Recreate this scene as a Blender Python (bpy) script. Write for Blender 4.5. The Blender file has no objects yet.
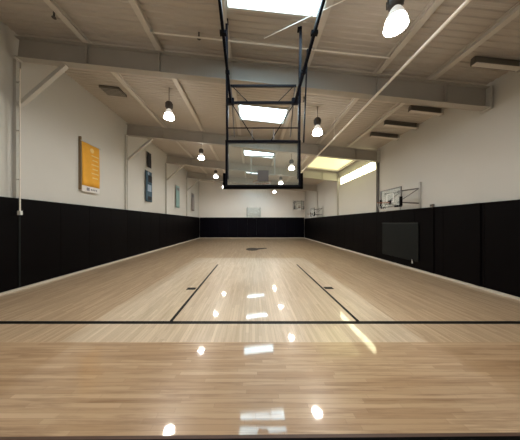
import bpy, bmesh, math, random
from mathutils import Vector, Matrix
random.seed(7)
S = bpy.context.scene
C = S.collection

# ------------------------------------------------------------------ materials
def new_mat(name):
    m = bpy.data.materials.new(name); m.use_nodes = True
    nt = m.node_tree
    return m, nt, nt.nodes['Principled BSDF']

def plain(name, col, rough=0.6, metal=0.0, var=0.06, scale=3.0, spec=0.5, bump=0.0, emit=None, estr=0.0):
    m, nt, p = new_mat(name)
    tc = nt.nodes.new('ShaderNodeTexCoord'); n = nt.nodes.new('ShaderNodeTexNoise')
    n.inputs['Scale'].default_value = scale; n.inputs['Detail'].default_value = 5
    nt.links.new(tc.outputs['Object'], n.inputs['Vector'])
    mx = nt.nodes.new('ShaderNodeMix'); mx.data_type = 'RGBA'
    mx.inputs[6].default_value = (*[c*(1-var) for c in col], 1)
    mx.inputs[7].default_value = (*[min(1, c*(1+var)) for c in col], 1)
    nt.links.new(n.outputs['Fac'], mx.inputs[0]); nt.links.new(mx.outputs[2], p.inputs['Base Color'])
    p.inputs['Roughness'].default_value = rough; p.inputs['Metallic'].default_value = metal
    p.inputs['Specular IOR Level'].default_value = spec
    if bump:
        b = nt.nodes.new('ShaderNodeBump'); b.inputs['Strength'].default_value = bump; b.inputs['Distance'].default_value = 0.01
        n2 = nt.nodes.new('ShaderNodeTexNoise'); n2.inputs['Scale'].default_value = 60
        nt.links.new(tc.outputs['Object'], n2.inputs['Vector'])
        nt.links.new(n2.outputs['Fac'], b.inputs['Height']); nt.links.new(b.outputs['Normal'], p.inputs['Normal'])
    if emit:
        p.inputs['Emission Color'].default_value = (*emit, 1); p.inputs['Emission Strength'].default_value = estr
    return m

def wood(name, c1, c2, c3, along_x, rough=0.32, coat=0.9):
    m, nt, p = new_mat(name)
    N = nt.nodes.new; L = nt.links.new
    tc = N('ShaderNodeTexCoord'); mp = N('ShaderNodeMapping')
    if not along_x: mp.inputs['Rotation'].default_value = (0, 0, math.pi/2)
    L(tc.outputs['Object'], mp.inputs['Vector'])
    sp = N('ShaderNodeSeparateXYZ'); L(mp.outputs['Vector'], sp.inputs[0])
    dv = N('ShaderNodeMath'); dv.operation = 'DIVIDE'; dv.inputs[1].default_value = 0.057; L(sp.outputs[1], dv.inputs[0])
    fl = N('ShaderNodeMath'); fl.operation = 'FLOOR'; L(dv.outputs[0], fl.inputs[0])
    wn = N('ShaderNodeTexWhiteNoise'); wn.noise_dimensions = '1D'; L(fl.outputs[0], wn.inputs['W'])
    ml = N('ShaderNodeMath'); ml.operation = 'MULTIPLY_ADD'; ml.inputs[1].default_value = 7.3; L(wn.outputs['Value'], ml.inputs[0]); L(sp.outputs[0], ml.inputs[2])
    cb = N('ShaderNodeCombineXYZ'); L(ml.outputs[0], cb.inputs[0]); L(sp.outputs[1], cb.inputs[1])
    b = N('ShaderNodeTexBrick'); b.offset = 0.0; b.offset_frequency = 2; b.squash = 1.0
    b.inputs['Scale'].default_value = 1.0
    b.inputs['Brick Width'].default_value = 1.0; b.inputs['Row Height'].default_value = 0.057
    b.inputs['Mortar Size'].default_value = 0.0012; b.inputs['Mortar Smooth'].default_value = 0.3
    b.inputs['Color1'].default_value = (*c1, 1); b.inputs['Color2'].default_value = (*c2, 1)
    b.inputs['Mortar'].default_value = (*[x*0.6 for x in c2], 1)
    L(cb.outputs[0], b.inputs['Vector'])
    # long streaks of darker heartwood, stretched along the boards
    ms = N('ShaderNodeMapping'); ms.inputs['Scale'].default_value = (0.55, 9.0, 1)
    L(cb.outputs[0], ms.inputs['Vector'])
    n = N('ShaderNodeTexNoise'); n.inputs['Scale'].default_value = 1.6; n.inputs['Detail'].default_value = 6
    n.inputs['Roughness'].default_value = 0.65
    L(ms.outputs['Vector'], n.inputs['Vector'])
    r = N('ShaderNodeValToRGB'); r.color_ramp.elements[0].position = 0.48; r.color_ramp.elements[1].position = 0.72
    L(n.outputs['Fac'], r.inputs['Fac'])
    mx = N('ShaderNodeMix'); mx.data_type = 'RGBA'
    L(r.outputs['Color'], mx.inputs[0]); L(b.outputs['Color'], mx.inputs[6]); mx.inputs[7].default_value = (*c3, 1)
    L(mx.outputs[2], p.inputs['Base Color'])
    p.inputs['Roughness'].default_value = rough
    p.inputs['Coat Weight'].default_value = coat; p.inputs['Coat Roughness'].default_value = 0.045
    return m

M = {}
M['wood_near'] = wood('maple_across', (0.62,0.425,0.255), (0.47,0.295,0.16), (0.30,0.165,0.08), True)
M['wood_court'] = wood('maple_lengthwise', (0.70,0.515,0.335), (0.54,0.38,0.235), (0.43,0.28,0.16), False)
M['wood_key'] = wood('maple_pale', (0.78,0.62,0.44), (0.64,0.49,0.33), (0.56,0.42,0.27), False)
M['line'] = plain('court_line_paint', (0.004,0.004,0.004), 0.5, spec=0.1)
M['logo'] = plain('court_logo_paint', (0.02,0.014,0.01), 0.6, spec=0.1)
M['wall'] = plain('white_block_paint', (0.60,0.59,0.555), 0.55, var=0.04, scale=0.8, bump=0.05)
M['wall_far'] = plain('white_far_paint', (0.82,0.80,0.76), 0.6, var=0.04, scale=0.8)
M['deck'] = plain('painted_roof_deck', (0.50,0.455,0.40), 0.6, var=0.07, scale=1.2)
M['beam'] = plain('beam_paint', (0.40,0.375,0.335), 0.5, var=0.08, scale=2)
M['purlin'] = plain('purlin_paint', (0.62,0.58,0.52), 0.5)
M['column'] = plain('column_paint', (0.56,0.545,0.51), 0.5)
M['dark_column'] = plain('dark_column_paint', (0.16,0.15,0.14), 0.5)
M['pipe'] = plain('cream_pipe_paint', (0.86,0.82,0.74), 0.35)
M['pad'] = plain('black_vinyl', (0.0025,0.0018,0.0022), 0.5, var=0.2, scale=1.5, spec=0.06)
M['pad_far'] = plain('black_blue_vinyl', (0.003,0.0028,0.006), 0.5, var=0.25, scale=1.5, spec=0.06)
M['charcoal'] = plain('charcoal_panel', (0.008,0.010,0.010), 0.5, spec=0.15)
M['charcoal_edge'] = plain('charcoal_edge', (0.018,0.02,0.02), 0.5, spec=0.2)
M['base'] = plain('cream_baseboard', (0.62,0.56,0.47), 0.5)
M['rubber'] = plain('black_rubber', (0.004,0.0035,0.0035), 0.8, spec=0.05)
M['brown_edge'] = plain('brown_edge_strip', (0.10,0.05,0.03), 0.5)
M['black_steel'] = plain('black_steel', (0.005,0.005,0.010), 0.4, spec=0.15)
M['grey_steel'] = plain('grey_steel', (0.20,0.19,0.19), 0.4, metal=0.3)
M['light_steel'] = plain('light_steel', (0.50,0.50,0.48), 0.4)
M['rim'] = plain('rim_paint', (0.30,0.10,0.045), 0.4)
M['net'] = plain('net_cord', (0.75,0.74,0.70), 0.8)
M['white_plastic'] = plain('white_plastic', (0.80,0.78,0.74), 0.4)
M['vent'] = plain('dark_vent', (0.15,0.135,0.115), 0.6)
M['ballast'] = plain('ballast_housing', (0.07,0.06,0.055), 0.5)
M['orange'] = plain('orange_banner', (0.80,0.40,0.04), 0.8, var=0.12, scale=4)
M['yellow'] = plain('pale_yellow_print', (0.85,0.62,0.25), 0.8)
M['cloth_white'] = plain('white_banner_cloth', (0.74,0.72,0.70), 0.8)
M['print_grey'] = plain('grey_print', (0.22,0.22,0.25), 0.8)
M['brown_board'] = plain('brown_board', (0.22,0.15,0.08), 0.6)
M['blue'] = plain('slate_blue_banner', (0.05,0.10,0.145), 0.8, var=0.5, scale=6)
M['blue_light'] = plain('light_blue_print', (0.33,0.42,0.55), 0.8)
M['navy'] = plain('near_black_banner', (0.02,0.02,0.025), 0.8)
M['teal'] = plain('teal_banner', (0.25,0.40,0.40), 0.8)
M['grey_banner'] = plain('grey_banner', (0.30,0.27,0.26), 0.8)
M['lamp_glow'] = plain('glowing_lamp_bell', (0.9,0.9,0.88), 0.4, emit=(1.0,0.93,0.84), estr=20)
M['lamp_shell'] = plain('frosted_lamp_shell', (0.75,0.74,0.70), 0.35, emit=(1.0,0.93,0.84), estr=0.35)
M['lamp_lens'] = plain('glowing_lamp_lens', (0.9,0.9,0.88), 0.4, emit=(1.0,0.94,0.86), estr=200)
M['sky_panel'] = plain('daylit_skylight', (0.8,0.85,0.9), 0.3, emit=(0.62,0.86,1.0), estr=8.0)
M['clerestory'] = plain('daylit_clerestory', (0.8,0.8,0.6), 0.3, emit=(1.0,0.97,0.62), estr=5.0)
M['yellow_panel'] = plain('daylit_fibreglass', (0.8,0.8,0.5), 0.4, emit=(0.74,0.70,0.40), estr=0.70)

def glass(name, tint, opac):
    m, nt, p = new_mat(name)
    p.inputs['Base Color'].default_value = (*tint, 1); p.inputs['Roughness'].default_value = 0.05
    t = nt.nodes.new('ShaderNodeBsdfTransparent'); t.inputs['Color'].default_value = (0.97,0.99,0.98,1)
    mx = nt.nodes.new('ShaderNodeMixShader'); mx.inputs[0].default_value = opac
    nt.links.new(t.outputs[0], mx.inputs[1]); nt.links.new(p.outputs[0], mx.inputs[2])
    nt.links.new(mx.outputs[0], nt.nodes['Material Output'].inputs['Surface'])
    return m
M['glass'] = glass('backboard_glass', (0.62,0.66,0.62), 0.09)
M['glass_pale'] = glass('pale_backboard_glass', (0.55,0.60,0.60), 0.22)

# ------------------------------------------------------------------ mesh helpers
def box(bm, c, s, rot=None, mi=0):
    r = bmesh.ops.create_cube(bm, size=1.0)
    mat = Matrix.Translation(c) @ (rot.to_4x4() if rot else Matrix()) @ Matrix.Diagonal((*s, 1))
    bmesh.ops.transform(bm, matrix=mat, verts=r['verts'])
    for v in r['verts']:
        for f in v.link_faces: f.material_index = mi
    return r['verts']

def tube(bm, a, b, r, seg=10, r2=None):
    a, b = Vector(a), Vector(b); d = b-a
    q = d.to_track_quat('Z', 'Y')
    res = bmesh.ops.create_cone(bm, cap_ends=True, segments=seg, radius1=r, radius2=r if r2 is None else r2, depth=d.length)
    bmesh.ops.transform(bm, matrix=Matrix.Translation((a+b)/2) @ q.to_matrix().to_4x4(), verts=res['verts'])

def bar(bm, a, b, w, h):
    """square bar from a to b"""
    a, b = Vector(a), Vector(b); d = b-a
    q = d.to_track_quat('Y', 'Z')
    box(bm, (a+b)/2, (w, d.length, h), q.to_matrix())

def lathe(bm, prof, c=(0,0,0), seg=24, cap=True):
    rings = []
    for (r, z) in prof:
        rings.append([bm.verts.new((c[0]+r*math.cos(2*math.pi*i/seg), c[1]+r*math.sin(2*math.pi*i/seg), c[2]+z)) for i in range(seg)])
    for k in range(len(rings)-1):
        for i in range(seg):
            j = (i+1) % seg
            bm.faces.new((rings[k][i], rings[k][j], rings[k+1][j], rings[k+1][i]))
    if cap:
        bm.faces.new(rings[0][::-1]); bm.faces.new(rings[-1])

def ring(bm, c, R, r, seg=28, sub=8, axis='Z'):
    rings = []
    for i in range(seg):
        t = 2*math.pi*i/seg; row = []
        for j in range(sub):
            u = 2*math.pi*j/sub
            rr = R + r*math.cos(u)
            row.append(bm.verts.new((c[0]+rr*math.cos(t), c[1]+rr*math.sin(t), c[2]+r*math.sin(u))))
        rings.append(row)
    for i in range(seg):
        for j in range(sub):
            bm.faces.new((rings[i][j], rings[(i+1)%seg][j], rings[(i+1)%seg][(j+1)%sub], rings[i][(j+1)%sub]))

def link(name, bm, mats, parent=None, bevel=0.0, smooth=False, loc=None):
    bmesh.ops.recalc_face_normals(bm, faces=bm.faces[:])
    if loc is not None:
        for v in bm.verts: v.co -= Vector(loc)
    me = bpy.data.meshes.new(name); bm.to_mesh(me); bm.free()
    for mm in (mats if isinstance(mats, (list, tuple)) else [mats]): me.materials.append(mm)
    if smooth:
        for p in me.polygons: p.use_smooth = True
    o = bpy.data.objects.new(name, me); C.objects.link(o)
    if loc is not None: o.location = loc
    if parent: o.parent = parent
    if bevel:
        b = o.modifiers.new('bevel', 'BEVEL'); b.width = bevel; b.segments = 2; b.limit_method = 'ANGLE'
    return o

def tag(o, label, cat, group=None):
    o['label'] = label; o['category'] = cat
    if group: o['group'] = group
    return o

def struct(name, bm, mats, parent=None, **k):
    o = link(name, bm, mats, parent, **k); o['kind'] = 'structure'; return o

def thing(name, label, cat, loc=(0,0,0), rotz=0, group=None):
    o = bpy.data.objects.new(name, None); C.objects.link(o)
    o.location = loc; o.rotation_euler = (0,0,rotz); o.empty_display_size = 0.2
    return tag(o, label, cat, group)

def dup(root, loc, rotz=None, label=None, group=None):
    r = root.copy(); C.objects.link(r); r.location = loc
    if rotz is not None: r.rotation_euler = (0,0,rotz)
    if label: r['label'] = label
    if group: r['group'] = group
    for ch in list(root.children):
        c = ch.copy(); C.objects.link(c); c.parent = r
        for g in list(ch.children):
            d = g.copy(); C.objects.link(d); d.parent = c
    return r

# ------------------------------------------------------------------ dimensions
HX = 6.90                 # wall planes at x = +-HX
Y0, Y1 = -2.55, 26.05     # near and far walls
SL = -0.107               # roof pitch: falls to the right
def beam_bot(x): return 6.00 + SL*x
def beam_top(x): return 6.60 + SL*x
def deck_z(x): return 6.76 + SL*x
BY = [5.84, 10.90, 15.95, 21.0]
RA = -math.atan(-SL)      # slope angle
Rslope = Matrix.Rotation(math.atan(-SL), 3, 'Y')
def wx(x): return x

# ------------------------------------------------------------------ floor
bm = bmesh.new()
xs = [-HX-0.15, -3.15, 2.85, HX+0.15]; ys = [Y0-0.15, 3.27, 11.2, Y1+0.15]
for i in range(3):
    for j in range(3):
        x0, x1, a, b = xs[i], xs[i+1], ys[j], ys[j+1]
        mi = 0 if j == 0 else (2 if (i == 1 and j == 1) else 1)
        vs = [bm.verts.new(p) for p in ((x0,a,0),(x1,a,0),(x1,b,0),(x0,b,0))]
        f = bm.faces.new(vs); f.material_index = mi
bmesh.ops.remove_doubles(bm, verts=bm.verts[:], dist=1e-4)
r = bmesh.ops.extrude_face_region(bm, geom=bm.faces[:])
for v in [g for g in r['geom'] if isinstance(g, bmesh.types.BMVert)]: v.co.z = -0.12
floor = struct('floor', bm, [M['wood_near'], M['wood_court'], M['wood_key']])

def marking(name, x0, x1, y0, y1):
    bm = bmesh.new(); box(bm, ((x0+x1)/2, (y0+y1)/2, 0.0004), (x1-x0, y1-y0, 0.0012))
    return struct(name, bm, M['line'], floor)
marking('baseline', -6.70, 6.70, 3.865, 3.975)
marking('lane_line', -1.64, -1.575, 3.965, 9.4)
marking('lane_line', 2.075, 2.14, 3.965, 9.4)
marking('lane_block', -1.93, -1.67, 5.84, 6.04)
marking('lane_block', 2.17, 2.43, 5.90, 6.10)
bm = bmesh.new()
lathe(bm, [(0.62, 0.0), (0.62, 0.0012)], (0,0,0), 28)
bmesh.ops.transform(bm, matrix=Matrix.Translation((0.02, 14.9, 0)) @ Matrix.Diagonal((0.75, 1.35, 1, 1)), verts=bm.verts[:])
a = [(0.40,14.6),(1.15,15.3),(1.12,15.75),(0.35,15.5)]
lo = [bm.verts.new((x,y,0.0)) for x,y in a]; hi = [bm.verts.new((x,y,0.0012)) for x,y in a]
bm.faces.new(hi); bm.faces.new(lo[::-1])
for i in range(4): bm.faces.new((lo[i], lo[(i+1)%4], hi[(i+1)%4], hi[i]))
struct('centre_logo', bm, M['logo'], floor)

# ------------------------------------------------------------------ walls
def wall(name, pts, n, mat):
    """extruded polygon; n = outward thickness vector"""
    bm = bmesh.new(); vs = [bm.verts.new(p) for p in pts]; f = bm.faces.new(vs)
    r = bmesh.ops.extrude_face_region(bm, geom=[f])
    bmesh.ops.translate(bm, vec=n, verts=[g for g in r['geom'] if isinstance(g, bmesh.types.BMVert)])
    return struct(name, bm, mat)
zl, zr = deck_z(-HX)+0.1, deck_z(HX)+0.1
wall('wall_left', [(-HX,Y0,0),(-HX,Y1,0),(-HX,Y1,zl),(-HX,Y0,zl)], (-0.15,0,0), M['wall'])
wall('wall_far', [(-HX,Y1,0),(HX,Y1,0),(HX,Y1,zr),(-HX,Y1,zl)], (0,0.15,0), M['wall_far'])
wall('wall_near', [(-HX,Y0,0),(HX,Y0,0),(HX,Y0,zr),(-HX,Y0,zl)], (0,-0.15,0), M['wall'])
# right wall with a clerestory opening between the second and third beams
CL0, CL1, CZ0, CZ1 = 11.15, 15.75, 4.92, 5.52
bm = bmesh.new()
for (a,b,c,d) in ((Y0,Y1,0,CZ0),(Y0,Y1,CZ1,zr),(Y0,CL0,CZ0,CZ1),(CL1,Y1,CZ0,CZ1)):
    box(bm, (HX+0.075,(a+b)/2,(c+d)/2), (0.15,b-a,d-c))
struct('wall_right', bm, M['wall'])
bm = bmesh.new(); box(bm, (HX+0.09,(CL0+CL1)/2,(CZ0+CZ1)/2), (0.02,CL1-CL0,CZ1-CZ0))
w = struct('window_6', bm, M['clerestory'])
bm = bmesh.new()
for k in range(4):
    y = CL0 + (CL1-CL0)*k/3
    y = min(max(y, CL0+0.02), CL1-0.02)
    box(bm, (HX+0.055,y,(CZ0+CZ1)/2), (0.05,0.04,CZ1-CZ0))
for z in (CZ0+0.02, CZ1-0.02): box(bm, (HX+0.055,(CL0+CL1)/2,z), (0.05,CL1-CL0,0.04))
struct('window_frame', bm, M['column'], w)

for nm, x in (('left',-1),('right',1)):
    bm = bmesh.new()
    box(bm, (x*(HX-0.06),(Y0+Y1)/2,0.028), (0.12,Y1-Y0-0.02,0.056))
    box(bm, (x*(HX-0.14),(Y0+Y1)/2,0.011), (0.025,Y1-Y0-0.02,0.022))
    struct('baseboard_'+nm, bm, M['base'])
bm = bmesh.new(); box(bm, (0,Y1-0.06,0.028), (2*HX-0.26,0.12,0.056)); struct('baseboard_far', bm, M['base'])

# ------------------------------------------------------------------ ceiling: ribbed deck with skylight openings
SKX0, SKX1 = -0.58, 1.50
SKY = [(3.15,4.5),(8.1,9.3),(13.2,14.25),(18.15,19.2),(23.25,24.3)]
YPX0, YPX1, YPY0, YPY1 = 4.2, 6.7, 11.25, 15.6
def in_hole(x, y):
    if SKX0 < x < SKX1 and any(a < y < b for a, b in SKY): return True
    return YPX0 < x < YPX1 and YPY0 < y < YPY1
bm = bmesh.new()
P = 0.15; ny = int((Y1-Y0)/P)+1
segs = [-HX-0.1, SKX0, SKX1, YPX0, YPX1, HX+0.1]
for si in range(5):
    x0, x1 = segs[si], segs[si+1]
    prof = []
    for k in range(ny+1):
        y = -2.55 + k*P
        prof += [(y,0.0),(y+0.055,0.0),(y+0.075,0.018),(y+0.13,0.018)]
    prev = None
    for (y,dz) in prof:
        cur = (bm.verts.new((x0,y,deck_z(x0)+dz)), bm.verts.new((x1,y,deck_z(x1)+dz)), y)
        if prev and not in_hole((x0+x1)/2, (y+prev[2])/2):
            bm.faces.new((prev[0],prev[1],cur[1],cur[0]))
        prev = cur
ceil = struct('ceiling', bm, M['deck'])
sm = ceil.modifiers.new('sheet', 'SOLIDIFY'); sm.thickness = 0.02; sm.offset = 0

def rooflight(name, x0, x1, y0, y1, mat, curb=0.12, bars=1):
    xc, yc = (x0+x1)/2, (y0+y1)/2
    bm = bmesh.new(); box(bm, (xc,yc,deck_z(xc)+curb), (x1-x0,y1-y0,0.02), Rslope)
    w = struct(name, bm, mat)
    bm = bmesh.new(); t = 0.05
    for y in (y0,y1): box(bm, (xc,y,deck_z(xc)+curb/2-0.02), (x1-x0+t,t,curb+0.08), Rslope)
    for x in (x0,x1): box(bm, (x,yc,deck_z(x)+curb/2-0.02), (t,y1-y0+t,curb+0.08), Rslope)
    struct('window_frame', bm, M['purlin'], w)
    return w
for i, (a, b) in enumerate(SKY): rooflight('window_%d' % (i+1), SKX0+0.03, SKX1-0.03, a+0.02, b-0.02, M['sky_panel'])
rooflight('window_7', YPX0, YPX1, YPY0, YPY1, M['yellow_panel'], 0.06)

# ------------------------------------------------------------------ roof beams
ordn = ['nearest', 'second', 'third', 'farthest']
for i, y in enumerate(BY):
    bm = bmesh.new(); xl = -HX+0.06; xr = HX-0.06; L = (xr-xl)/math.cos(math.atan(SL))
    xc = (xl+xr)/2
    mid = (beam_bot(xc)+beam_top(xc))/2
    box(bm, (xc,y,mid), (L-0.06,0.02,0.56), Rslope)
    for z, t in ((beam_bot(xc)+0.012,0.024),(beam_top(xc)-0.012,0.024)):
        box(bm, (xc,y,z), (L-0.06,0.22,t), Rslope)
    r_ = link('roof_beam', bm, M['beam'])
    tag(r_, {0:'deep grey-beige steel roof beam nearest the camera, above the basketball goal',
             1:'second roof beam, sloping across just before the yellow rooflight',
             2:'third roof beam, at the far end of the bright yellow clerestory strip',
             3:'farthest roof beam, closest to the far wall'}[i], 'roof beam', 'steel roof beams')
    for x in (-4.78,-2.68,-0.58,1.52,3.62,5.6):
        bm = bmesh.new()
        for s in (-1,1): box(bm, (x,y+s*0.06,(beam_bot(x)+beam_top(x))/2), (0.012,0.09,0.53))
        link('stiffener', bm, M['beam'], r_)
    bm = bmesh.new(); box(bm, (xr-0.01,y,(beam_bot(xr)+beam_top(xr))/2-0.02), (0.03,0.30,0.66)); link('end_plate', bm, M['column'], r_)

# purlins run the length of the roof, on top of the beams
plab = {-4.78:'long roof purlin nearest the left wall', -2.68:'roof purlin second from the left wall, over the left lamp row',
        -0.66:'roof purlin along the left edge of the skylights', 1.58:'roof purlin along the right edge of the skylights',
        3.62:'roof purlin just right of the right lamp row and cream pipe', 5.70:'short roof purlin nearest the right wall, stopping at the yellow rooflight'}
for x, lab in plab.items():
    xx = x
    bm = bmesh.new()
    for a, b in ([(Y0, Y1)] if xx != 5.70 else [(Y0, 10.9)]):
        L = b-a-0.04; yc = (a+b)/2
        xw = xx if xx != 5.70 else 5.2
        box(bm, (xw,yc,deck_z(xw)-0.072), (0.018,L,0.13))
        box(bm, (xw,yc,deck_z(xw)-0.137), (0.15,L,0.016)); box(bm, (xw,yc,deck_z(xw)-0.012), (0.15,L,0.012))
    tag(link('roof_purlin', bm, M['purlin']), lab, 'roof purlin', 'roof purlins')

# ------------------------------------------------------------------ columns
def column(x, y, label, mat, brace, base=0.0):
    x = math.copysign(HX-0.046, x)
    t = thing('steel_column', label, 'column', (x,y,base), 0, 'columns along the %s wall' % ('left' if x<0 else 'right'))
    s = 1 if x > 0 else -1
    top = beam_bot(x) - base - 0.004
    bm = bmesh.new()
    box(bm, (0,0,top/2), (0.012,0.11,top)); 
    for q in (-1,1): box(bm, (0,q*0.06,top/2), (0.088,0.014,top))
    link('post', bm, mat, t)
    bm = bmesh.new(); box(bm, (0,0,top-0.02), (0.15,0.22,0.03)); link('cap_plate', bm, mat, t)
    if brace:
        bm = bmesh.new(); a = Vector((-s*0.07,0,5.38-base)); xe = x - s*1.42; b = Vector((-s*1.42,0,beam_bot(xe)-base-0.03))
        bar(bm, a, b, 0.11, 0.11); link('knee_brace', bm, mat, t)
    return t
for i, y in enumerate(BY):
    column(-HX+0.07, y, 'pale steel column with a knee brace on the left wall under the %s beam' % ordn[i], M['column'], True)
for i, y in enumerate(BY):
    if i == 0: continue
    column(HX-0.07, y, ('thin dark steel column' if i == 1 else 'pale steel column') + ' on the right wall under the %s beam' % ordn[i], M['dark_column'] if i == 1 else M['column'], False)

# ------------------------------------------------------------------ wall pads
PH0, PH1, PT = 0.06, 2.67, 0.10
PHR = 2.55
def make_pad(w, mat, h0=PH0, h1=PH1, t=PT):
    bm = bmesh.new()
    box(bm, (0, -t/2, (h0+h1)/2), (w-0.003, t, h1-h0))
    es = [e for e in bm.edges]
    bmesh.ops.bevel(bm, geom=es, offset=0.008, segments=3, affect='EDGES', profile=0.5)
    return bm
bays = [Y0+0.02] + BY + [Y1-0.02]
bay_name = ['nearer than the first column','between the first and second columns','between the second and third columns','between the third and fourth columns','beyond the fourth column']
def pads(side):
    proto_me = {}
    for bi in range(5):
        a, b = bays[bi], bays[bi+1]
        lo = a; hi = b - (0 if bi < 4 else 0.12)
        n = 4 if 0 < bi < 4 else (7 if bi == 0 else 4)
        w = (hi-lo)/n
        for k in range(n):
            y = lo + w*(k+0.5)
            if bi == 0 and k < 3: continue           # behind the camera
            key = round(w,3)
            if key not in proto_me:
                o = link('wall_pad', make_pad(w, None, h1=PH1 if side < 0 else PHR), M['pad']); proto_me[key] = o.data
            else:
                o = bpy.data.objects.new('wall_pad', proto_me[key]); C.objects.link(o)
            o.rotation_euler = (0,0,-math.pi/2 if side > 0 else math.pi/2)
            o.location = (side*(HX-0.005), y, 0)
            sd = 'right' if side > 0 else 'left'
            tag(o, 'black vinyl wall pad on the %s wall, %s' % (sd, bay_name[bi]), 'wall pad', 'black pads along the %s wall, bay %s' % (sd, bay_name[bi]))
pads(-1); pads(1)
me = None; nf = 11; wf = (2*HX-0.24)/nf
for k in range(nf):
    if me is None:
        o = link('wall_pad', make_pad(wf, None), M['pad_far']); me = o.data
    else:
        o = bpy.data.objects.new('wall_pad', me); C.objects.link(o)
    o.location = (-HX+0.12+wf*(k+0.5), Y1-0.005, 0)
    tag(o, 'blue-black vinyl wall pad along the far wall behind the distant basket', 'wall pad', 'pads along the far wall')
# column pads wrap the column feet
def column_pad(x, y, label):
    s = 1 if x > 0 else -1
    bm = bmesh.new()
    box(bm, (0,0,(PH0+PHR)/2), (0.03,0.19,PHR-PH0))
    bmesh.ops.bevel(bm, geom=bm.edges[:], offset=0.01, segments=2, affect='EDGES')
    o = link('column_pad', bm, M['pad']); o.location = (x,y,0)
    tag(o, label, 'column pad', 'column pads on the %s wall' % ('right' if s>0 else 'left'))
column_pad(HX-0.118, 6.02, 'narrow black pad standing proud of the right wall pads below the nearest beam end')
column_pad(HX-0.118, 7.55, 'narrow black pad strip beside the charcoal panel on the right wall')

bm = bmesh.new(); box(bm, (0,0,1.36), (0.012,0.05,2.58)); o = link('joint_strip', bm, M['charcoal'], bevel=0.003); o.location = (-HX+0.112,BY[0],0)
tag(o, 'thin grey joint strip over the left wall pads below the nearest column', 'joint strip')
# charcoal panel set in the right-hand pads
t = thing('wall_panel', 'wide charcoal grey panel with a lighter top edge among the black right wall pads', 'panel', (HX-0.105,9.25,0))
bm = bmesh.new(); box(bm, (-0.02,0,1.14), (0.035,2.15,1.56)); link('panel_face', bm, M['charcoal'], t, bevel=0.01)
bm = bmesh.new(); box(bm, (-0.025,0,1.945), (0.05,2.25,0.05)); link('top_rail', bm, M['charcoal_edge'], t, bevel=0.006)
bm = bmesh.new()
for q in (-1,1): box(bm, (-0.02,q*1.1,1.14), (0.04,0.05,1.56))
link('side_rail', bm, M['charcoal'], t)
t = thing('floor_bolt', 'small silver bolt near the floor below the charcoal panel', 'bolt', (HX-0.14,8.45,0.25))
bm = bmesh.new(); tube(bm, (0,0,0), (0,0,0.16), 0.012); link('rod', bm, M['white_plastic'], t)
bm = bmesh.new(); box(bm, (0.008,0,0.04), (0.016,0.05,0.09)); link('bracket', bm, M['light_steel'], t)
t = thing('wall_sensor', 'small grey sensor box on the right wall just above the pads', 'sensor', (HX,7.62,2.57))
bm = bmesh.new(); box(bm, (-0.04,0,0.05), (0.08,0.12,0.10)); link('housing', bm, M['grey_steel'], t, bevel=0.01)
bm = bmesh.new(); box(bm, (-0.084,0,0.04), (0.01,0.06,0.04)); link('lens', bm, M['ballast'], t)

# conduit on the left near column
t = thing('electrical_conduit', 'white conduit running down the nearest left column to a small box', 'conduit', (-HX+0.24,5.74,2.2))
bm = bmesh.new(); tube(bm, (0,0,0.08), (0,0,4.18), 0.018); link('pipe', bm, M['pipe'], t, smooth=False)
bm = bmesh.new(); box(bm, (0,0,0.04), (0.10,0.06,0.12)); link('junction_box', bm, M['white_plastic'], t, bevel=0.008)
for z in (1.0, 2.4, 3.8):
    bm = bmesh.new(); box(bm, (-0.05,0.0,z), (0.13,0.05,0.03)); link('pipe_clamp', bm, M['column'], t)

# rubber strip at the camera's feet
t = thing('rubber_mat', 'black rubber mat edge across the very bottom of the photo', 'mat', (0,0,0), 0.008)
bm = bmesh.new(); box(bm, (0,0.63,0.006), (9.0,2.34,0.012)); link('mat_sheet', bm, M['rubber'], t)
bm = bmesh.new(); box(bm, (0,1.818,0.005), (9.0,0.03,0.010)); link('edge_strip', bm, M['brown_edge'], t)

# ------------------------------------------------------------------ pipes
t = thing('sprinkler_pipe', 'long cream sprinkler pipe hung lengthwise below the beams on the right', 'pipe', (3.45,0,5.50))
bm = bmesh.new(); tube(bm, (0,-2.4,0), (0,14.9,0), 0.035, 12); link('pipe', bm, M['pipe'], t)
for y in (2.8, 8.4, 13.6):
    bm = bmesh.new(); tube(bm, (0,y,0.02), (0,y,deck_z(3.45)-5.50), 0.008, 6); ring_z = 0
    box(bm, (0,y,0), (0.09,0.025,0.09)); link('hanger', bm, M['pipe'], t)
t = thing('roof_tie_pipe', 'thin pale pipe running crosswise under the roof in front of the nearest beam', 'pipe', (0,5.15,0))
bm = bmesh.new(); tube(bm, (-2.6,0,beam_top(-2.6)-0.02), (3.55,0,beam_top(3.55)-0.02), 0.018); link('pipe', bm, M['pipe'], t)
for x in (-2.6, 1.58):
    bm = bmesh.new(); tube(bm, (x,0,beam_top(x)-0.03), (x,0,beam_top(x)+0.03), 0.03); link('clamp', bm, M['light_steel'], t)
t = thing('diagonal_tie_rod', 'thin diagonal tie rod under the roof seen through the goal frame', 'rod', (0,0,0))
bm = bmesh.new(); tube(bm, (0.3,4.95,beam_top(0.3)-0.05), (2.4,3.6,beam_top(2.4)-0.03), 0.010); link('rod', bm, M['pipe'], t)
bm = bmesh.new(); box(bm, (2.4,3.6,beam_top(2.4)-0.01), (0.08,0.08,0.05)); link('end_bracket', bm, M['light_steel'], t)

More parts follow.
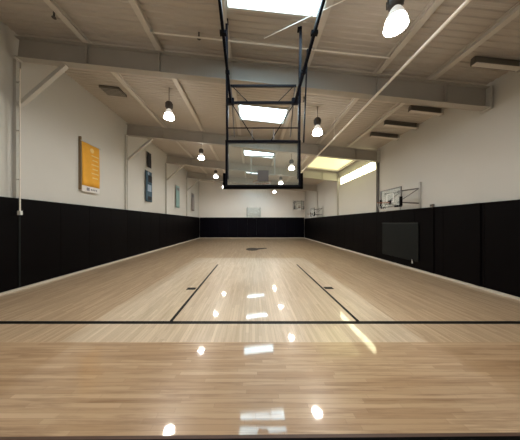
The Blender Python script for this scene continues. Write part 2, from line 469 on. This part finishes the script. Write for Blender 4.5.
def sprinkler(x, y, label):
    z = deck_z(x)
    t = thing('fire_sprinkler', label, 'sprinkler', (x,y,z-0.15), 0, 'sprinkler heads')
    bm = bmesh.new(); tube(bm, (0,0,0.02), (0,0,0.15), 0.02); link('drop_pipe', bm, M['ballast'], t)
    bm = bmesh.new(); lathe(bm, [(0.02,0.02),(0.045,0.0),(0.05,-0.015),(0.01,-0.02)], seg=12); link('deflector', bm, M['ballast'], t)
sprinkler(-5.0, 5.05, 'small dark sprinkler head under the roof at the upper left corner')
sprinkler(-1.38, 5.2, 'small dark sprinkler head just left of the basketball goal frame')
sprinkler(1.9, 7.3, 'small dark sprinkler head right of the goal, above the second right lamp')

# ceiling diffuser, left bay
t = thing('ceiling_diffuser', 'dark ceiling air diffuser high on the left above the orange banner', 'air vent', (-5.65,8.15,deck_z(-5.65)-0.09))
bm = bmesh.new(); box(bm, (0,0,0.04), (0.80,0.55,0.09), Rslope); link('housing', bm, M['vent'], t, bevel=0.02)
bm = bmesh.new()
for k in range(6): box(bm, (0,-0.22+0.088*k,-0.012), (0.74,0.03,0.02), Rslope @ Matrix.Rotation(0.5,3,'X'))
link('louvre', bm, M['beam'], t)

# slotted vents under the roof by the right wall
vl = ['slotted roof vent by the right wall, nearest the camera, at the upper right corner',
      'slotted roof vent by the right wall, just behind the nearest beam',
      'slotted roof vent by the right wall, middle of the three behind the nearest beam',
      'slotted roof vent by the right wall, farthest of the three behind the nearest beam']
for i, (y, x0, x1) in enumerate(((5.05,5.6,6.75),(7.15,5.65,6.75),(8.2,5.45,6.75),(9.25,5.5,6.75))):
    xc = (x0+x1)/2
    t = thing('slotted_vent', vl[i], 'vent', (xc,y,deck_z(xc)-0.22), 0, 'slotted vents by the right wall')
    L = x1-x0
    bm = bmesh.new(); box(bm, (0,0.03,0.115), (L,0.10,0.20), Rslope); link('vent_body', bm, M['vent'], t)
    bm = bmesh.new(); box(bm, (0,-0.03,-0.005), (L+0.06,0.12,0.02), Rslope); link('flange', bm, M['purlin'], t)
    bm = bmesh.new(); box(bm, (L/2,-0.02,0.06-0.107*L/2), (0.05,0.1,0.22)); link('end_bracket', bm, M['beam'], t)

# ------------------------------------------------------------------ high bay lamps
def make_lamp(label, drop):
    t = thing('high_bay_lamp', label, 'lamp', (0,0,0), 0, 'high bay lamps')
    bm = bmesh.new(); tube(bm, (0,0,0.62), (0,0,0.62+drop), 0.012, 8)
    link('hanging_stem', bm, M['ballast'], t)
    bm = bmesh.new(); lathe(bm, [(0.05,0.62),(0.11,0.60),(0.125,0.56),(0.125,0.40),(0.10,0.36),(0.07,0.34)], seg=20)
    for k in range(8):
        a = k*math.pi/4; box(bm, (0.13*math.cos(a),0.13*math.sin(a),0.48), (0.03,0.008,0.14), Matrix.Rotation(a,3,'Z'))
    link('ballast_housing', bm, M['ballast'], t)
    bm = bmesh.new()
    lathe(bm, [(0.065,0.34),(0.09,0.31),(0.125,0.24),(0.15,0.15)], seg=28, cap=False)
    link('upper_shell', bm, M['lamp_shell'], t, smooth=True); bm = bmesh.new()
    lathe(bm, [(0.15,0.15),(0.175,0.07),(0.185,0.0),(0.18,0.0),(0.175,0.02)], seg=28, cap=False)
    link('lamp_bell', bm, M['lamp_glow'], t, smooth=True)
    bm = bmesh.new(); lathe(bm, [(0.174,0.03),(0.178,0.015),(0.10,-0.005),(0.02,-0.012)], seg=28); link('lens', bm, M['lamp_lens'], t)
    bm = bmesh.new(); ring(bm, (0,0,0.005), 0.192, 0.008, 28, 6); link('rim_ring', bm, M['light_steel'], t)
    return t
left_y = [2.65, 7.6, 12.4, 17.4, 22.4]; right_y = [3.55, 7.8, 12.9, 17.7, 22.7]
lx, rx = -3.15, 2.55
Lz, Rz = 5.93, 5.42
names = ['nearest', 'second', 'third', 'fourth', 'farthest']
proto = None
for row, (x, ys_, z0) in enumerate(((lx,left_y,Lz),(rx,right_y,Rz))):
    for i, y in enumerate(ys_):
        lab = '%s glowing high bay lamp in the %s row hanging from the roof' % (names[i], 'left' if row==0 else 'right')
        if row == 0 and i == 0: lab = 'nearest glowing high bay lamp of the left row, cut off by the top edge'
        gap = deck_z(x) - z0 - 0.62
        if proto is None or i == 0: proto = make_lamp(lab, gap); proto.location = (x,y,z0)
        else: dup(proto, (x,y,z0), 0, lab)

# ------------------------------------------------------------------ near basketball goal (camera is behind the board)
GX, GY = 0.26, 4.72
t = thing('basketball_goal', 'large roof-hung basketball goal with clear backboard in a black steel frame', 'basketball goal', (GX,GY,0))
gz = lambda x: deck_z(GX+x) - 0.02
for s in (-1,1):
    bm = bmesh.new(); bar(bm, (s*0.845,0.05,3.0), (s*(0.865 if s<0 else 0.90),0.05,gz(s*0.87)), 0.055, 0.055)
    m_ = link('mast', bm, M['black_steel'], t)
    bm = bmesh.new(); box(bm, (s*0.87,0.05,gz(s*0.87)-0.06), (0.09,0.09,0.06)); link('roof_clamp', bm, M['black_steel'], m_)
    if s > 0:
        bm = bmesh.new(); bar(bm, (0.99,0.12,3.9), (1.08,0.12,6.15), 0.03, 0.03); link('side_rail', bm, M['black_steel'], t)
    # long braces rising toward the camera
    a = Vector((0.76*s,0.0,4.80)); b = Vector((1.13 if s>0 else -0.875, -1.60, 6.42))
    bm = bmesh.new(); bar(bm, a, b, 0.055, 0.055); br = link('brace', bm, M['black_steel'], t)
    bm = bmesh.new(); p = a.lerp(b, 0.52); box(bm, p, (0.13,0.07,0.07)); link('collar', bm, M['black_steel'], br); bm = bmesh.new(); p2 = a.lerp(b, 0.25); box(bm, p2, (0.09,0.06,0.06)); link('collar', bm, M['black_steel'], br)
bm = bmesh.new(); box(bm, (0.13,-1.60,6.44), (2.2,0.06,0.06)); box(bm, (0.13,-1.60,6.53), (0.08,0.08,0.22)); link('pivot_pipe', bm, M['black_steel'], t)
for z, w, x in ((5.21,0.045,0.79),(4.81,0.05,0.84),(4.21,0.022,0.84)):
    bm = bmesh.new(); box(bm, (0,0.04,z), (2*x,w,w)); link('crossbar', bm, M['black_steel'], t)
for s in (-1,1):
    bm = bmesh.new()
    tube(bm, (s*0.78,0.05,4.86), (s*0.20,0.07,3.93), 0.012, 8); link('diagonal_strut', bm, M['black_steel'], t)
    bm = bmesh.new(); tube(bm, (s*0.26,0.06,3.92), (s*0.26,0.06,4.21), 0.010, 8); link('drop_rod', bm, M['grey_steel'], t)
    bm = bmesh.new(); tube(bm, (s*0.76,0.04,5.2), (s*0.70,0.30,4.1), 0.014, 8); link('spring_rod', bm, M['grey_steel'], t)
    bm = bmesh.new(); box(bm, (s*0.76,0.04,4.84), (0.15,0.08,0.14)); link('gusset', bm, M['black_steel'], t)
    bm = bmesh.new(); tube(bm, (s*0.72,0.05,5.2), (s*0.35,0.05,4.83), 0.010, 8); link('corner_rod', bm, M['black_steel'], t)
# backboard
bm = bmesh.new(); box(bm, (0,0.02,3.345), (1.74,0.014,1.06)); bb = link('backboard', bm, M['glass'], t)
bb['label'] = 'clear glass backboard'
bm = bmesh.new()
for s in (-1,1): box(bm, (s*0.862,0.02,3.35), (0.05,0.06,1.08))
box(bm, (0,0.02,3.875), (1.78,0.06,0.06)); box(bm, (0,0.02,2.83), (1.76,0.05,0.04))
link('board_frame', bm, M['black_steel'], bb)
bm = bmesh.new()
box(bm, (0,0.02,2.785), (1.86,0.09,0.06))
for s in (-1,1): box(bm, (s*0.915,0.02,2.94), (0.055,0.09,0.37))
link('edge_padding', bm, M['pad'], bb, bevel=0.01)
bm = bmesh.new()
for s in (-1,1): box(bm, (s*0.28,0.03,3.31), (0.03,0.004,0.45))
for z in (3.10, 3.53): box(bm, (0,0.03,z), (0.59,0.004,0.03))
link('target_square', bm, M['light_steel'], bb)
bm = bmesh.new(); box(bm, (0,0.05,3.06), (0.20,0.05,0.16)); box(bm, (0,-0.01,3.06), (0.26,0.02,0.26)); rp = link('rim_mount', bm, M['grey_steel'], t)
bm = bmesh.new(); ring(bm, (0,0.38,2.99), 0.228, 0.010, 32, 8)
bar(bm, (-0.08,0.07,2.99),(-0.11,0.18,2.99),0.02,0.02); bar(bm, (0.08,0.07,2.99),(0.11,0.18,2.99),0.02,0.02)
rim = link('rim', bm, M['rim'], t); rim['label'] = 'dull orange rim'
def net_bm(c, n=12):
    bm = bmesh.new(); lv = [(0.222,0),(0.20,-0.11),(0.165,-0.21),(0.13,-0.31),(0.12,-0.40)]
    for k in range(len(lv)-1):
        for i in range(n):
            a0 = 2*math.pi*(i+0.5*(k%2))/n
            for d in (-0.5,0.5):
                a1 = a0 + 2*math.pi*d/n
                tube(bm, (c[0]+lv[k][0]*math.cos(a0),c[1]+lv[k][0]*math.sin(a0),c[2]+lv[k][1]),
                         (c[0]+lv[k+1][0]*math.cos(a1),c[1]+lv[k+1][0]*math.sin(a1),c[2]+lv[k+1][1]), 0.0022, 4)
    return bm
link('net', net_bm((0,0.38,2.985)), M['net'], rim)

# ------------------------------------------------------------------ wall-mounted goals
def wall_goal(label, loc, rotz, reach, w, z0, z1, group=None, pale=False, cat='basketball goal'):
    """local frame: wall at y=0 behind, board at y=-reach, court toward -y"""
    dk = M['light_steel'] if pale else M['black_steel']
    t = thing('wall_basketball_goal', label, cat, loc, rotz, group)
    bm = bmesh.new(); box(bm, (0,-reach,(z0+z1)/2), (w,0.02,z1-z0)); bb = link('backboard', bm, M['glass_pale'], t)
    bm = bmesh.new()
    for s in (-1,1): box(bm, (s*w/2,-reach,(z0+z1)/2), (0.04,0.05,z1-z0+0.04))
    for z in (z0,z1): box(bm, (0,-reach,z), (w,0.05,0.04))
    link('board_frame', bm, M['light_steel'] if pale else M['grey_steel'], bb)
    if not pale:
        for s in (-1,1):
            bm = bmesh.new(); box(bm, (s*(w/2),-reach,z0+0.18), (0.07,0.09,0.38)); box(bm, (s*(w/2-0.16),-reach,z0-0.01), (0.34,0.09,0.07))
            link('edge_padding', bm, M['pad'], bb, bevel=0.008)
    bm = bmesh.new(); cx = w*0.16
    for s in (-1,1): box(bm, (s*cx,-reach-0.014,z0+0.38), (0.03,0.006,0.36))
    for z in (z0+0.2,z0+0.56): box(bm, (0,-reach-0.014,z), (2*cx,0.006,0.03))
    link('target_square', bm, M['light_steel'] if pale else M['white_plastic'], bb)
    for s in (-1,1):
        bm = bmesh.new(); bar(bm, (s*w*0.32,-reach+0.03,z1-0.15),(s*w*0.42,-0.04,z1-0.05),0.05,0.05)
        bar(bm, (s*w*0.32,-reach+0.03,z0+0.15),(s*w*0.42,-0.04,z0+0.1),0.05,0.05)
        bar(bm, (s*w*0.32,-reach+0.03,z0+0.15),(s*w*0.42,-0.04,z1-0.05),0.03,0.03)
        link('support_arm', bm, M['light_steel'] if pale else M['grey_steel'], t)
        bm = bmesh.new(); box(bm, (s*w*0.45,-0.025,(z0+z1)/2+0.05), (0.09,0.05,z1-z0+0.3)); link('wall_rail', bm, M['light_steel'], t)
    bm = bmesh.new(); box(bm, (0,-reach-0.03,z0+0.20), (0.16,0.06,0.14)); link('rim_mount', bm, dk, t)
    bm = bmesh.new(); ring(bm, (0,-reach-0.33,z0+0.18), 0.225, 0.011, 24, 6); box(bm, (0,-reach-0.08,z0+0.18),(0.14,0.07,0.02)); rm = link('rim', bm, M['rim'] if not pale else M['grey_steel'], t)
    link('net', net_bm((0,-reach-0.33,z0+0.175)), M['net'], rm)
    return t
wall_goal('pale wall-mounted basketball goal centred on the far wall', (0.22,Y1,0), 0, 0.9, 1.8, 2.75, 3.85, None, True)
g1 = wall_goal('side basketball goal on the right wall beside the dark column, above the charcoal panel', (HX,8.75,0), -math.pi/2, 0.85, 1.25, 2.66, 3.42, 'side goals along the right wall')
wall_goal('distant side basketball goal on the right wall, near the far corner', (HX,20.0,0), -math.pi/2, 0.85, 1.25, 2.66, 3.42, 'side goals along the right wall')
wall_goal('small dark basketball goal on the far wall, right of the central one', (5.9,Y1,0), 0, 1.0, 1.2, 3.7, 4.7)

# ------------------------------------------------------------------ banners on the left wall
def banner(label, y0, y1, z0, z1, mat, extra=None, group='banners along the left wall', rods=True, off=0.10):
    t = thing('wall_banner', label, 'banner', (-HX, (y0+y1)/2, z0), 0, group)
    w = y1-y0; h = z1-z0
    bm = bmesh.new(); n = 10
    grid = []
    for i in range(n+1):
        grid.append([bm.verts.new((off+0.012*math.sin(i*1.3+j*0.5), -w/2+w*i/n, h*j/8)) for j in range(9)])
    for i in range(n):
        for j in range(8): bm.faces.new((grid[i][j],grid[i+1][j],grid[i+1][j+1],grid[i][j+1]))
    o = link('cloth', bm, mat, t, smooth=True)
    sm = o.modifiers.new('thick','SOLIDIFY'); sm.thickness = 0.006
    if rods:
        bm = bmesh.new(); tube(bm, (off,-w/2-0.06,h), (off,w/2+0.06,h), 0.016, 8)
        for s in (-1,1): tube(bm, (0,s*w/2*0.8,h), (off,s*w/2*0.8,h), 0.012, 6)
        link('top_rod', bm, M['light_steel'], t)
    if extra: extra(t, w, h, off)
    return t
def ex_orange(t, w, h, off):
    bm = bmesh.new(); box(bm, (off+0.0,0,-0.13), (0.012,w,0.24)); link('white_hem', bm, M['cloth_white'], t)
    bm = bmesh.new()
    box(bm, (off+0.009,-0.18*w,-0.13), (0.006,0.14,0.13))
    for k in range(4): box(bm, (off+0.009,0.0+0.09*k,-0.13), (0.006,0.05,0.07))
    link('hem_print', bm, M['print_grey'], t)
    bm = bmesh.new()
    for k in range(6): box(bm, (off+0.020,0.20*w,h*(0.22+0.105*k)), (0.006,w*(0.42 if k%2 else 0.32),0.045))
    tube(bm, (off+0.018,0.02,h*0.86), (off+0.024,0.02,h*0.86), 0.10, 18)
    link('pale_print', bm, M['yellow'], t)
    bm = bmesh.new(); box(bm, (off*0.5,-w/2-0.03,h/2-0.02), (off,0.04,h+0.35)); link('side_board', bm, M['brown_board'], t)
    bm = bmesh.new(); box(bm, (off*0.35,w/2+0.04,h/2-0.1), (0.05,0.06,h+0.1)); link('edge_board', bm, M['base'], t)
banner('tall orange banner with pale print and a white strip below, on the left wall', 8.0, 8.92, 3.48, 5.25, M['orange'], ex_orange)
def ex_blue(t, w, h, off):
    bm = bmesh.new(); box(bm, (off+0.022,0.05*w,h*0.45), (0.006,w*0.6,h*0.22)); link('pale_print', bm, M['blue_light'], t); bm = bmesh.new(); tube(bm, (off+0.018,-0.1,h*0.92),(off+0.026,-0.1,h*0.92),0.11,14)
    link('pale_print', bm, M['blue_light'], t)
    bm = bmesh.new(); box(bm, (off+0.022,0.15*w,h*0.76), (0.006,w*0.6,h*0.22)); link('dark_print', bm, M['navy'], t); bm = bmesh.new(); box(bm, (off+0.022,0.1*w,h*0.12), (0.006,w*0.6,h*0.12))
    link('dark_print', bm, M['navy'], t)
banner('slate blue banner on the left wall, hanging below a small black one', 12.8, 13.6, 3.35, 5.35, M['blue'], ex_blue)
banner('small near-black banner on the left wall, directly above the slate blue one', 13.0, 13.5, 5.62, 6.60, M['navy'])
def ex_teal(t, w, h, off):
    bm = bmesh.new(); box(bm, (off+0.022,0,h*0.85), (0.006,w*0.7,h*0.12)); link('dark_print', bm, M['print_grey'], t)
banner('pale teal banner far along the left wall', 17.9, 18.8, 3.35, 5.35, M['teal'], ex_teal)
banner('grey banner farthest along the left wall, near the far corner', 22.6, 23.6, 3.35, 5.35, M['grey_banner'], ex_teal)

# ------------------------------------------------------------------ world, camera, view
w = bpy.data.worlds.new('World'); S.world = w; w.use_nodes = True
sk = w.node_tree.nodes.new('ShaderNodeTexSky'); sk.sky_type = 'NISHITA'; sk.sun_disc = False; sk.sun_elevation = 0.8
bg = w.node_tree.nodes['Background']; w.node_tree.links.new(sk.outputs[0], bg.inputs['Color']); bg.inputs['Strength'].default_value = 0.2

cd = bpy.data.cameras.new('camera'); cam = bpy.data.objects.new('camera', cd); C.objects.link(cam)
cam.location = (0,0,1.95); cam.rotation_euler = (math.pi/2,0,0)
cd.sensor_fit = 'HORIZONTAL'; cd.sensor_width = 36; cd.lens = 36*200/520
cd.shift_x = 8/520; cd.shift_y = 3/520; cd.clip_start = 0.05; cd.clip_end = 200
S.camera = cam
S.view_settings.view_transform = 'Standard'; S.view_settings.look = 'None'
S.view_settings.gamma = 1; S.view_settings.use_curve_mapping = False
S.view_settings.exposure = 0.55
